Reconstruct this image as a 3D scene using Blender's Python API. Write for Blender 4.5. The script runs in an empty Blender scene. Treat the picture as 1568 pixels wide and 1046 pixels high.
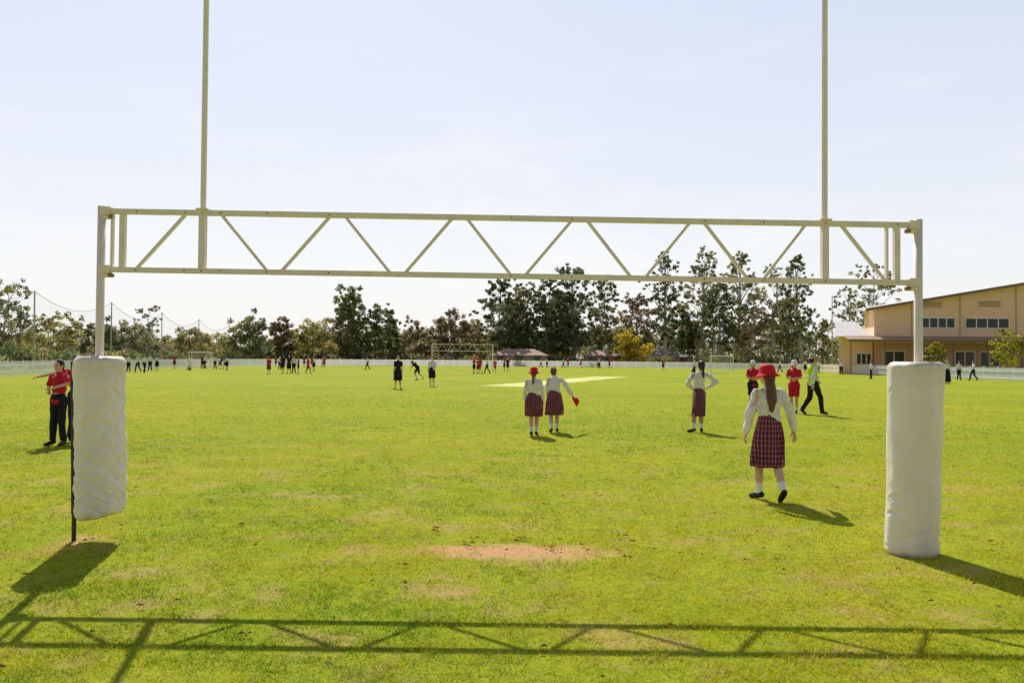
import bpy, math, random, time
import numpy as np
from mathutils import Vector, Matrix, noise as mnoise
T0=time.time()
random.seed(7); rng=np.random.default_rng(7)
scene=bpy.context.scene
H=1.684
# ------------------------------------------------------------ materials
MATS={}
def newmat(name):
    m=bpy.data.materials.new(name); m.use_nodes=True
    m.node_tree.nodes.clear(); return m, m.node_tree.nodes, m.node_tree.links
def mat(name,col,rough=.8,var=.15,nscale=6.,bump=0.,bscale=60.,spec=.3,metal=0.,transl=0.,stretch=(1,1,1)):
    if name in MATS: return MATS[name]
    m,N,L=newmat(name)
    out=N.new('ShaderNodeOutputMaterial'); b=N.new('ShaderNodeBsdfPrincipled')
    b.inputs['Roughness'].default_value=rough; b.inputs['Metallic'].default_value=metal
    b.inputs['Specular IOR Level'].default_value=spec
    tc=N.new('ShaderNodeTexCoord'); mp=N.new('ShaderNodeMapping'); mp.inputs['Scale'].default_value=stretch
    L.new(tc.outputs['Object'],mp.inputs[0])
    n=N.new('ShaderNodeTexNoise'); n.inputs['Scale'].default_value=nscale; n.inputs['Detail'].default_value=5
    L.new(mp.outputs[0],n.inputs['Vector'])
    mr=N.new('ShaderNodeMapRange'); mr.inputs['From Min'].default_value=.25; mr.inputs['From Max'].default_value=.75
    mr.inputs['To Min'].default_value=1-var; mr.inputs['To Max'].default_value=1+var
    L.new(n.outputs['Fac'],mr.inputs['Value'])
    mx=N.new('ShaderNodeVectorMath'); mx.operation='SCALE'; mx.inputs[0].default_value=col[:3]
    L.new(mr.outputs[0],mx.inputs['Scale']); L.new(mx.outputs[0],b.inputs['Base Color'])
    if bump>0:
        n2=N.new('ShaderNodeTexNoise'); n2.inputs['Scale'].default_value=bscale; n2.inputs['Detail'].default_value=4
        L.new(mp.outputs[0],n2.inputs['Vector'])
        bp=N.new('ShaderNodeBump'); bp.inputs['Strength'].default_value=bump; bp.inputs['Distance'].default_value=.02
        L.new(n2.outputs['Fac'],bp.inputs['Height']); L.new(bp.outputs[0],b.inputs['Normal'])
    if transl>0:
        t=N.new('ShaderNodeBsdfTranslucent'); L.new(mx.outputs[0],t.inputs['Color'])
        ms=N.new('ShaderNodeMixShader'); ms.inputs[0].default_value=transl
        L.new(b.outputs[0],ms.inputs[1]); L.new(t.outputs[0],ms.inputs[2]); L.new(ms.outputs[0],out.inputs[0])
    else: L.new(b.outputs[0],out.inputs[0])
    MATS[name]=m; return m
def leafmat(name,transl=.45):
    if name in MATS: return MATS[name]
    m,N,L=newmat(name); out=N.new('ShaderNodeOutputMaterial')
    a=N.new('ShaderNodeAttribute'); a.attribute_name='tone'
    d=N.new('ShaderNodeBsdfPrincipled'); d.inputs['Roughness'].default_value=.75; d.inputs['Specular IOR Level'].default_value=.08
    t=N.new('ShaderNodeBsdfTranslucent'); ms=N.new('ShaderNodeMixShader'); ms.inputs[0].default_value=transl
    L.new(a.outputs['Color'],d.inputs['Base Color']); L.new(a.outputs['Color'],t.inputs['Color'])
    L.new(d.outputs[0],ms.inputs[1]); L.new(t.outputs[0],ms.inputs[2]); L.new(ms.outputs[0],out.inputs[0])
    MATS[name]=m; return m
# ------------------------------------------------------------ mesh builder
class MB:
    def __init__(s): s.V=[];s.F=[];s.M=[]
    def add(s,vs,fs,m=0):
        o=len(s.V); s.V.extend([tuple(v) for v in vs]); s.F.extend([tuple(i+o for i in f) for f in fs]); s.M.extend([m]*len(fs))
    def box(s,x0,x1,y0,y1,z0,z1,m=0):
        v=[(x0,y0,z0),(x1,y0,z0),(x1,y1,z0),(x0,y1,z0),(x0,y0,z1),(x1,y0,z1),(x1,y1,z1),(x0,y1,z1)]
        s.add(v,[(0,3,2,1),(4,5,6,7),(0,1,5,4),(1,2,6,5),(2,3,7,6),(3,0,4,7)],m)
    def bar(s,p0,p1,w,h,m=0):
        p0=Vector(p0);p1=Vector(p1);d=(p1-p0).normalized()
        up=Vector((0,1,0)) if abs(d.y)<.9 else Vector((0,0,1))
        a=d.cross(up).normalized()*w/2; b=a.cross(d).normalized()*h/2
        v=[p0-a-b,p0+a-b,p0+a+b,p0-a+b,p1-a-b,p1+a-b,p1+a+b,p1-a+b]
        s.add(v,[(0,3,2,1),(4,5,6,7),(0,1,5,4),(1,2,6,5),(2,3,7,6),(3,0,4,7)],m)
    def tube(s,pts,rads,seg=10,m=0,flat=1.):
        pts=[Vector(p) for p in pts]; n=len(pts); vs=[];fs=[]
        d0=(pts[-1]-pts[0]).normalized()
        up=Vector((0,1,0)) if abs(d0.y)<.8 else Vector((1,0,0))
        for i,p in enumerate(pts):
            d=(pts[min(i+1,n-1)]-pts[max(i-1,0)])
            d=d.normalized() if d.length>1e-9 else d0
            a=d.cross(up); a=a.normalized() if a.length>1e-6 else Vector((1,0,0)); b=a.cross(d).normalized()
            for k in range(seg):
                t=2*math.pi*k/seg; vs.append(p+a*math.cos(t)*rads[i]+b*math.sin(t)*rads[i]*flat)
        for i in range(n-1):
            for k in range(seg):
                k2=(k+1)%seg; fs.append((i*seg+k,i*seg+k2,(i+1)*seg+k2,(i+1)*seg+k))
        fs.append(tuple(range(seg-1,-1,-1))); fs.append(tuple((n-1)*seg+k for k in range(seg)))
        s.add(vs,fs,m)
    def cap(s,p0,r0,p1,r1,seg=12,m=0,flat=1.):
        p0=Vector(p0);p1=Vector(p1); d=(p1-p0)
        d=d.normalized() if d.length>1e-6 else Vector((0,0,1))
        s.tube([p0-d*r0,p0-d*r0*.85,p0-d*r0*.5,p0,p1,p1+d*r1*.5,p1+d*r1*.85,p1+d*r1],[r0*.08,r0*.53,r0*.87,r0,r1,r1*.87,r1*.53,r1*.08],seg,m,flat)
    def ell(s,c,r,m=0,rot=None,nu=14,nv=10):
        vs=[];fs=[];c=Vector(c)
        for j in range(1,nv):
            ph=math.pi*j/nv
            for i in range(nu):
                t=2*math.pi*i/nu
                v=Vector((r[0]*math.sin(ph)*math.cos(t),r[1]*math.sin(ph)*math.sin(t),r[2]*math.cos(ph)))
                if rot: v=rot@v
                vs.append(c+v)
        top=Vector((0,0,r[2]));bot=Vector((0,0,-r[2]))
        if rot: top=rot@top;bot=rot@bot
        vs+= [c+top,c+bot]; T=len(vs)-2;B=len(vs)-1
        for j in range(nv-2):
            for i in range(nu):
                i2=(i+1)%nu; fs.append((j*nu+i,(j+1)*nu+i,(j+1)*nu+i2,j*nu+i2))
        for i in range(nu):
            i2=(i+1)%nu; fs.append((T,i,i2)); fs.append((B,(nv-2)*nu+i2,(nv-2)*nu+i))
        s.add(vs,fs,m)
    def lathe(s,prof,c,seg=24,m=0,rot=None,squash=1.):
        vs=[];fs=[];c=Vector(c)
        for (r,z) in prof:
            for k in range(seg):
                t=2*math.pi*k/seg; v=Vector((r*squash*math.cos(t),r*math.sin(t),z))
                if rot: v=rot@v
                vs.append(c+v)
        for i in range(len(prof)-1):
            for k in range(seg):
                k2=(k+1)%seg; fs.append((i*seg+k,i*seg+k2,(i+1)*seg+k2,(i+1)*seg+k))
        s.add(vs,fs,m)
    def mesh(s,name='m',mats=()):
        me=bpy.data.meshes.new(name); me.from_pydata(s.V,[],s.F)
        for m in mats: me.materials.append(m)
        if mats: me.polygons.foreach_set('material_index',np.array(s.M,dtype=np.int32))
        me.update(); return me
    def obj(s,name,mats,parent=None,smooth=False,loc=(0,0,0),rz=0):
        me=s.mesh(name,mats)
        if smooth: me.polygons.foreach_set('use_smooth',np.ones(len(s.F),dtype=bool))
        ob=bpy.data.objects.new(name,me); scene.collection.objects.link(ob)
        ob.location=loc; ob.rotation_euler=(0,0,rz)
        if parent: ob.parent=parent
        return ob
def empty(name,loc=(0,0,0)):
    e=bpy.data.objects.new(name,None); e.location=loc; e.empty_display_size=.3; scene.collection.objects.link(e); return e
def remesh(mb,voxel,sm=2):
    me=mb.mesh('tmp'); ob=bpy.data.objects.new('tmp',me); scene.collection.objects.link(ob)
    r=ob.modifiers.new('r','REMESH'); r.mode='VOXEL'; r.voxel_size=voxel
    if sm:
        q=ob.modifiers.new('s','SMOOTH'); q.factor=.5; q.iterations=sm
    dg=bpy.context.evaluated_depsgraph_get(); dg.update()
    em=bpy.data.meshes.new_from_object(ob.evaluated_get(dg))
    V=np.empty(len(em.vertices)*3,dtype=np.float32); em.vertices.foreach_get('co',V); V=V.reshape(-1,3)
    NN=np.empty(len(em.vertices)*3,dtype=np.float32); em.vertices.foreach_get('normal',NN); NN=NN.reshape(-1,3)
    F=[tuple(p.vertices) for p in em.polygons]
    bpy.data.objects.remove(ob); bpy.data.meshes.remove(me); bpy.data.meshes.remove(em)
    return V,NN,F
def folds(V,NN,amp,fs=9.):
    out=[]
    for v,n in zip(V,NN):
        a=mnoise.noise(Vector((v[0]*fs,v[1]*fs,v[2]*fs*.55)))+.5*mnoise.noise(Vector((v[0]*fs*2.3,v[1]*fs*2.3,v[2]*fs*1.6+7)))
        out.append((v[0]+n[0]*amp*a,v[1]+n[1]*amp*a,v[2]+n[2]*amp*a))
    return out
# ------------------------------------------------------------ camera / light / world
cam=bpy.data.cameras.new('camera'); co=bpy.data.objects.new('camera',cam); scene.collection.objects.link(co)
cam.lens=29.85; cam.sensor_width=36; cam.clip_end=6000; cam.clip_start=.05
M=Matrix.Rotation(math.radians(91.10),4,'X')@Matrix.Rotation(math.radians(.458),4,'Z')
co.matrix_world=Matrix.Translation((0,0,H))@M
scene.camera=co
S=Vector((-.22,.92,1.)).normalized()
sl=bpy.data.lights.new('sun','SUN'); sl.energy=5.0; sl.angle=math.radians(.5); sl.color=(1.,.95,.86)
so=bpy.data.objects.new('sun',sl); scene.collection.objects.link(so)
so.rotation_euler=S.to_track_quat('Z','Y').to_euler(); so.location=(0,0,30)
w=bpy.data.worlds.new('World'); scene.world=w; w.use_nodes=True
N=w.node_tree.nodes; L=w.node_tree.links; N.clear()
wo=N.new('ShaderNodeOutputWorld'); bg=N.new('ShaderNodeBackground'); bg.inputs[1].default_value=.1
sky=N.new('ShaderNodeTexSky'); sky.sky_type='NISHITA'; sky.sun_disc=False
sky.sun_elevation=math.asin(S.z); sky.sun_rotation=math.atan2(S.x,S.y)
sky.air_density=1.; sky.dust_density=3.; sky.ozone_density=1.; sky.altitude=150
tc=N.new('ShaderNodeTexCoord'); sp=N.new('ShaderNodeSeparateXYZ'); L.new(tc.outputs['Generated'],sp.inputs[0])
# hazy veil: brighter low and on the sun's side, bluer and deeper overhead and behind
rp=N.new('ShaderNodeValToRGB'); rp.color_ramp.elements[0].position=0.; rp.color_ramp.elements[0].color=(.98,.965,.94,1)
rp.color_ramp.elements[1].position=.75; rp.color_ramp.elements[1].color=(.20,.27,.44,1)
e=rp.color_ramp.elements.new(.10); e.color=(.92,.94,.965,1)
e=rp.color_ramp.elements.new(.22); e.color=(.80,.85,.955,1)
e=rp.color_ramp.elements.new(.42); e.color=(.67,.755,.94,1)
L.new(sp.outputs['Z'],rp.inputs[0])
sd=N.new('ShaderNodeMapRange'); sd.inputs['From Min'].default_value=-.6; sd.inputs['From Max'].default_value=.7
sd.inputs['To Min'].default_value=4.8; sd.inputs['To Max'].default_value=10.2
L.new(sp.outputs['Y'],sd.inputs['Value'])
vs=N.new('ShaderNodeVectorMath'); vs.operation='SCALE'; L.new(rp.outputs[0],vs.inputs[0]); L.new(sd.outputs[0],vs.inputs['Scale'])
mx=N.new('ShaderNodeMix'); mx.data_type='RGBA'; mx.inputs[0].default_value=.88
L.new(sky.outputs[0],mx.inputs[6]); L.new(vs.outputs[0],mx.inputs[7])
mp=N.new('ShaderNodeMapping'); mp.inputs['Scale'].default_value=(2.2,2.2,9.); L.new(tc.outputs['Generated'],mp.inputs[0])
cn=N.new('ShaderNodeTexNoise'); cn.inputs['Scale'].default_value=2.1; cn.inputs['Detail'].default_value=8; cn.inputs['Roughness'].default_value=.6; L.new(mp.outputs[0],cn.inputs['Vector'])
cr=N.new('ShaderNodeMapRange'); cr.inputs['From Min'].default_value=.52; cr.inputs['From Max'].default_value=.72; cr.inputs['To Max'].default_value=.6; L.new(cn.outputs['Fac'],cr.inputs['Value'])
cz=N.new('ShaderNodeMapRange'); cz.inputs['From Min'].default_value=.42; cz.inputs['From Max'].default_value=.1; L.new(sp.outputs['Z'],cz.inputs['Value'])
cm=N.new('ShaderNodeMath'); cm.operation='MULTIPLY'; L.new(cr.outputs[0],cm.inputs[0]); L.new(cz.outputs[0],cm.inputs[1])
mx2=N.new('ShaderNodeMix'); mx2.data_type='RGBA'; L.new(cm.outputs[0],mx2.inputs[0]); L.new(mx.outputs[2],mx2.inputs[6]); mx2.inputs[7].default_value=(9.8,9.8,9.9,1)
L.new(mx2.outputs[2],bg.inputs[0]); L.new(bg.outputs[0],wo.inputs[0])
scene.view_settings.view_transform='Standard'; scene.view_settings.look='None'; scene.view_settings.exposure=0

# ------------------------------------------------------------ ground
def ground_mat():
    m,N,L=newmat('grass_ground'); out=N.new('ShaderNodeOutputMaterial'); b=N.new('ShaderNodeBsdfPrincipled')
    b.inputs['Roughness'].default_value=.9; b.inputs['Specular IOR Level'].default_value=.05
    g=N.new('ShaderNodeNewGeometry')
    def nz(s,d=5,r=.6):
        n=N.new('ShaderNodeTexNoise'); n.inputs['Scale'].default_value=s; n.inputs['Detail'].default_value=d; n.inputs['Roughness'].default_value=r
        L.new(g.outputs['Position'],n.inputs['Vector']); return n
    def rng_(o,a,b_,c=0.,d=1.):
        r=N.new('ShaderNodeMapRange'); r.inputs['From Min'].default_value=a; r.inputs['From Max'].default_value=b_
        r.inputs['To Min'].default_value=c; r.inputs['To Max'].default_value=d; L.new(o,r.inputs['Value']); return r.outputs[0]
    def mix(f,a,b_,bl='MIX'):
        x=N.new('ShaderNodeMix'); x.data_type='RGBA'; x.blend_type=bl
        if isinstance(f,float): x.inputs[0].default_value=f
        else: L.new(f,x.inputs[0])
        for i,v in ((6,a),(7,b_)):
            if isinstance(v,tuple): x.inputs[i].default_value=v
            else: L.new(v,x.inputs[i])
        return x.outputs[2]
    c=mix(rng_(nz(.10,4).outputs['Fac'],.35,.65),(.30,.38,.012,1),(.48,.46,.022,1))
    c=mix(rng_(nz(.55,5).outputs['Fac'],.45,.75,0.,.8),c,(.53,.45,.05,1))
    c=mix(rng_(nz(2.2,6,.7).outputs['Fac'],.45,.7,.0,.75),c,(.20,.28,.010,1))
    c=mix(rng_(nz(9,6,.75).outputs['Fac'],.42,.68,.0,.7),c,(.15,.22,.010,1))
    c=mix(rng_(nz(45,4,.8).outputs['Fac'],.48,.68,.0,.75),c,(.08,.12,.01,1))
    sp=N.new('ShaderNodeSeparateXYZ'); L.new(g.outputs['Position'],sp.inputs[0])
    def M2(op,a,b_):
        x=N.new('ShaderNodeMath'); x.operation=op
        for i,v in ((0,a),(1,b_)):
            if isinstance(v,(int,float)): x.inputs[i].default_value=v
            else: L.new(v,x.inputs[i])
        return x.outputs[0]
    dx=M2('DIVIDE',M2('SUBTRACT',sp.outputs['X'],.0),.72); dy=M2('DIVIDE',M2('SUBTRACT',sp.outputs['Y'],7.42),.25)
    r2=M2('ADD',M2('MULTIPLY',dx,dx),M2('MULTIPLY',dy,dy))
    k=M2('ADD',M2('SUBTRACT',1.,r2),M2('MULTIPLY',M2('SUBTRACT',nz(5,6,.75).outputs['Fac'],.5),4.5))
    soil=mix(nz(30,5).outputs['Fac'],(.52,.28,.12,1),(.68,.41,.20,1))
    near=rng_(r2,9.,2.)
    k2=M2('MULTIPLY',rng_(k,-1.2,.6),near)
    c=mix(k2,c,soil)
    # thin, worn turf in places near the goal
    th=M2('MULTIPLY',rng_(nz(1.1,6,.7).outputs['Fac'],.52,.68),rng_(sp.outputs['Y'],20.,8.))
    c=mix(M2('MULTIPLY',th,.85),c,(.54,.35,.15,1))
    far=rng_(sp.outputs['Y'],190.,215.)
    c=mix(far,c,(.16,.15,.05,1))
    L.new(c,b.inputs['Base Color'])
    bp=N.new('ShaderNodeBump'); bp.inputs['Strength'].default_value=.7; bp.inputs['Distance'].default_value=.03
    L.new(nz(35,6,.7).outputs['Fac'],bp.inputs['Height']); L.new(bp.outputs[0],b.inputs['Normal'])
    L.new(b.outputs[0],out.inputs[0]); return m
mb=MB()
mb.add([(-3000,-300,0),(3000,-300,0),(3000,4500,0),(-3000,4500,0)],[(0,1,2,3)])
mb.obj('grass_ground',[ground_mat()])
# cricket pitch strip
a=Vector((-.6,50,0));b=Vector((9.4,79,0)); d=(b-a).normalized(); n=Vector((d.y,-d.x,0))*1.55
mb=MB(); K=24; vv=[]
for i in range(K+1):
    p=a+(b-a)*i/K; j=random.uniform(-.12,.12)
    vv+= [p-n*(1+j)+Vector((0,0,.004)),p+n*(1-j)+Vector((0,0,.004))]
mb.add(vv,[(2*i,2*i+1,2*i+3,2*i+2) for i in range(K)])
mb.obj('cricket_pitch',[mat('pitch_turf',(.58,.58,.17),.9,.25,.35,.3,30)])
# grass blades
def vnoise(x,y,s,seed=0):
    x=x*s+seed*17.3; y=y*s+seed*9.1
    xi=np.floor(x).astype(int); yi=np.floor(y).astype(int); fx=x-xi; fy=y-yi
    fx=fx*fx*(3-2*fx); fy=fy*fy*(3-2*fy)
    def h(a,b):
        n=(a*374761393+b*668265263+seed*974711)&0x7fffffff
        n=(n^(n>>13))*1274126177&0x7fffffff
        return (n%10007)/10007.
    return (h(xi,yi)*(1-fx)+h(xi+1,yi)*fx)*(1-fy)+(h(xi,yi+1)*(1-fx)+h(xi+1,yi+1)*fx)*fy
cnt=900000; Y0,Y1=3.1,52.
y=Y0*(Y1/Y0)**rng.random(cnt)
x=rng.uniform(-1,1,cnt)*(.70*y+1.6)
fade=np.clip((Y1-y)/(Y1-18),0,1)
keep=rng.random(cnt)<fade
r2=((x-.0)/.72)**2+((y-7.42)/.25)**2
k=1-r2+(vnoise(x,y,5,1)*.5+vnoise(x,y,13,2)*.5-.5)*4.2
keep&=rng.random(cnt)<np.clip(1-(k+.3)/1.3,.14,1)
clump=vnoise(x,y,7,3)*.35+vnoise(x,y,19,4)*.35+vnoise(x,y,2.3,14)*.3
keep&=rng.random(cnt)<np.clip(-.35+1.9*clump,0.04,1)
x=x[keep];y=y[keep];n=len(x);clump=clump[keep]
ang=rng.uniform(0,2*np.pi,n); h_=.026*rng.uniform(.4,1.25,n)*(.3+1.3*clump); lean=rng.uniform(.5,1.8,n)*h_; la=rng.uniform(0,2*np.pi,n)
w_=(.0006*y+.0024)*rng.uniform(.6,1.3,n)
P=np.zeros((n,3,3),dtype=np.float32)
P[:,0,0]=x-np.cos(ang)*w_/2;P[:,0,1]=y-np.sin(ang)*w_/2;P[:,0,2]=-.001
P[:,1,0]=x+np.cos(ang)*w_/2;P[:,1,1]=y+np.sin(ang)*w_/2;P[:,1,2]=-.001
P[:,2,0]=x+np.cos(la)*lean;P[:,2,1]=y+np.sin(la)*lean;P[:,2,2]=h_
t=.52+1.4*(vnoise(x,y,.22,5)-.5)+1.2*(vnoise(x,y,.9,6)-.5)+1.0*(vnoise(x,y,3.1,16)-.5)+.9*(vnoise(x,y,9.,26)-.5)+rng.normal(0,.22,n)
t-=.45*np.clip((-x-.5)/4,0,1)*np.clip((9-y)/4,0,1)
t=np.clip(t,0,1)[:,None]
col=(1-t)*np.array([.30,.48,.010])+t*np.array([.82,.76,.030])
straw=rng.random(n)<.05+.40*np.clip(vnoise(x,y,1.4,8)-.4,0,1)+.25*np.clip(vnoise(x,y,6.,18)-.6,0,1)
col[straw]=np.array([.86,.66,.26])
col*=rng.uniform(.6,1.2,(n,1))
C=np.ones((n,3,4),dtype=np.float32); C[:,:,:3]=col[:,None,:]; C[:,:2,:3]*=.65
V=P.reshape(-1,3);C=C.reshape(-1,4)
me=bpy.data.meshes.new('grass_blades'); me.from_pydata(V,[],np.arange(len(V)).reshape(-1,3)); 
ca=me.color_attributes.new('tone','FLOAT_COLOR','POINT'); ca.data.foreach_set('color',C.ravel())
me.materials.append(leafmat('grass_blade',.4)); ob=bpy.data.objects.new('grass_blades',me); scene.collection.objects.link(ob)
print('blades',len(V)//3,time.time()-T0)
# fallen leaves
mb=MB()
spots=[(-1.32,5.75),(-1.25,5.7),(1.05,5.3),(1.12,5.28),(1.0,5.33),(2.9,5.95)]
for i in range(130):
    y=3.9+ (i%13)*1.0+random.random(); spots.append((random.uniform(-.62*y,.62*y),y))
for i in range(40): spots.append((random.gauss(.1,1.2),random.gauss(7.6,.5)))
for (x,y) in spots:
    for q in range(random.choice((1,1,2))):
        a=random.uniform(0,6.28); l=random.uniform(.015,.035); ww=l*.35; xx=x+random.gauss(0,.03); yy=y+random.gauss(0,.03); z=.018+random.random()*.01
        ca_,sa=math.cos(a),math.sin(a)
        mb.add([(xx-ca_*l,yy-sa*l,z),(xx+sa*ww,yy-ca_*ww,z+.012),(xx+ca_*l,yy+sa*l,z+.004),(xx-sa*ww,yy+ca_*ww,z+.015)],[(0,1,2),(0,2,3)])
mb.obj('fallen_leaves',[mat('dry_leaf',(.30,.12,.05),.8,.4,40)])

# ------------------------------------------------------------ goal
cream=mat('cream_paint',(.84,.73,.65),.5,.08,9,.15,70,spec=.4)
dark=mat('dark_steel',(.05,.055,.08),.5,.2)
GL=Vector((-3.74,7.7,0)); GR=Vector((3.59,7.5,0))
def gp(u,z,off=0.): 
    p=GL.lerp(GR,u); p.z=z; p.y+=off; return p
def zt(u): return 2.985+(2.885-2.985)*u
def zb(u): return 2.455+(2.375-2.455)*u
DI=[(.045,.1056,1),(.208,.150,1),(.226,.285,1),(.360,.304,1),(.3785,.4355,1),(.508,.454,1),(.526,.582,1),(.654,.601,1),(.672,.7256,1),(.795,.743,1),(.814,.865,1),(.960,.908,1)]
g=empty('rugby_goal')
mb=MB()
mb.tube([gp(0,.30),gp(0,1.5),gp(0,3.03)],[.036]*3,14); mb.tube([gp(1,0),gp(1,1.5),gp(1,2.935)],[.036]*3,14)
mb.obj('posts',[cream],g,True)
mb=MB(); mb.tube([gp(-.028,-.02),gp(-.028,1.3)],[.02]*2,10); mb.obj('post_foot',[dark],g,True)
mb=MB()
mb.bar(gp(.006,zt(0)),gp(.995,zt(1)),.046,.055); mb.bar(gp(.008,zb(0)),gp(.993,zb(1)),.046,.055)
for u,w_ in ((.027,.05),(.974,.05)): mb.bar(gp(u,zb(u)+.023),gp(u,zt(u)-.023),w_,.046)
for u in (.026,.974): mb.bar(gp(u-.012,zb(u)+.023),gp(u-.012,zt(u)-.023),.02,.04)
for (ub,ut,_) in DI: mb.bar(gp(ub,zb(ub)+.012),gp(ut,zt(ut)-.012),.026,.030)
for u in (0,1):
    s=1 if u==0 else -1
    for z in (zt(u),zb(u)):
        mb.bar(gp(u-.002*s,z-.055),gp(u+.013*s,z-.055),.03,.06); mb.bar(gp(u,z+.0),gp(u+.012*s,z+.0),.075,.085)
mb.obj('truss',[cream],g)
mb=MB()
for u in (.127,.888):
    mb.bar(gp(u,zb(u)+.023,0),gp(u,zt(u)-.023,0),.058,.062)
    mb.tube([gp(u,zt(u)+.02),gp(u,8.2)],[.026,.022],12)
    mb.bar(gp(u,zt(u)+.024),gp(u,zt(u)+.038),.10,.10)
mb.obj('uprights',[cream],g,False)
mb=MB()
for u in (.045,.1056,.150,.208,.285,.508,.582,.743,.814,.888,.127,.974):
    for z in (zt(u),zb(u)):
        mb.tube([gp(u,z,-.026),gp(u,z,-.033)],[.008,.006],8)
for u in (0,1):
    s=1 if u==0 else -1
    for z in (zt(u),zb(u)): mb.bar(gp(u+.011*s,z-.052,-.004),gp(u+.015*s,z-.052,-.004),.03,.066)
rust=mat('rust_stain',(.28,.17,.10),.9,.3,60)
mb.obj('bolts',[rust],g)
# pads
def padmat():
    m=mat('pad_vinyl',(.88,.80,.72),.42,.05,5,.0,12,spec=.45)
    N=m.node_tree.nodes;L=m.node_tree.links
    b=[n for n in N if n.type=='BSDF_PRINCIPLED'][0]; tc=[n for n in N if n.type=='TEX_COORD'][0]
    n=N.new('ShaderNodeTexNoise'); n.inputs['Scale'].default_value=3.; n.inputs['Detail'].default_value=3; n.inputs['Distortion'].default_value=1.2
    L.new(tc.outputs['Object'],n.inputs['Vector'])
    n3=N.new('ShaderNodeTexNoise'); n3.inputs['Scale'].default_value=160.; L.new(tc.outputs['Object'],n3.inputs['Vector'])
    ad=N.new('ShaderNodeMath'); ad.operation='MULTIPLY_ADD'; ad.inputs[1].default_value=.03; L.new(n3.outputs['Fac'],ad.inputs[0]); L.new(n.outputs['Fac'],ad.inputs[2])
    bp=N.new('ShaderNodeBump'); bp.inputs['Strength'].default_value=.35; bp.inputs['Distance'].default_value=.05
    L.new(ad.outputs[0],bp.inputs['Height']); L.new(bp.outputs[0],b.inputs['Normal'])
    src=b.inputs['Base Color'].links[0].from_socket
    sp=N.new('ShaderNodeSeparateXYZ'); L.new(tc.outputs['Object'],sp.inputs[0])
    r=N.new('ShaderNodeValToRGB'); e=r.color_ramp.elements; e[0].position=0; e[0].color=(.55,)*3+(1,); e[1].position=1; e[1].color=(.95,)*3+(1,)
    x=e.new(.05); x.color=(0.16,)*3+(1,); x=e.new(.22); x.color=(0.07,.07,.07,1); x=e.new(.84); x.color=(0.07,.07,.07,1); x=e.new(.95); x.color=(.45,.45,.45,1)
    mr=N.new('ShaderNodeMapRange'); mr.inputs['From Max'].default_value=1.7; L.new(sp.outputs['Z'],mr.inputs['Value']); L.new(mr.outputs[0],r.inputs[0])
    dn=N.new('ShaderNodeTexNoise'); dn.inputs['Scale'].default_value=14; dn.inputs['Detail'].default_value=6; L.new(tc.outputs['Object'],dn.inputs['Vector'])
    mu=N.new('ShaderNodeMath'); mu.operation='MULTIPLY'; L.new(r.outputs[0],mu.inputs[0]); L.new(dn.outputs['Fac'],mu.inputs[1])
    mx=N.new('ShaderNodeMix'); mx.data_type='RGBA'; L.new(mu.outputs[0],mx.inputs[0]); L.new(src,mx.inputs[6]); mx.inputs[7].default_value=(.33,.24,.15,1)
    L.new(mx.outputs[2],b.inputs['Base Color']); return m
pm=padmat()
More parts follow.
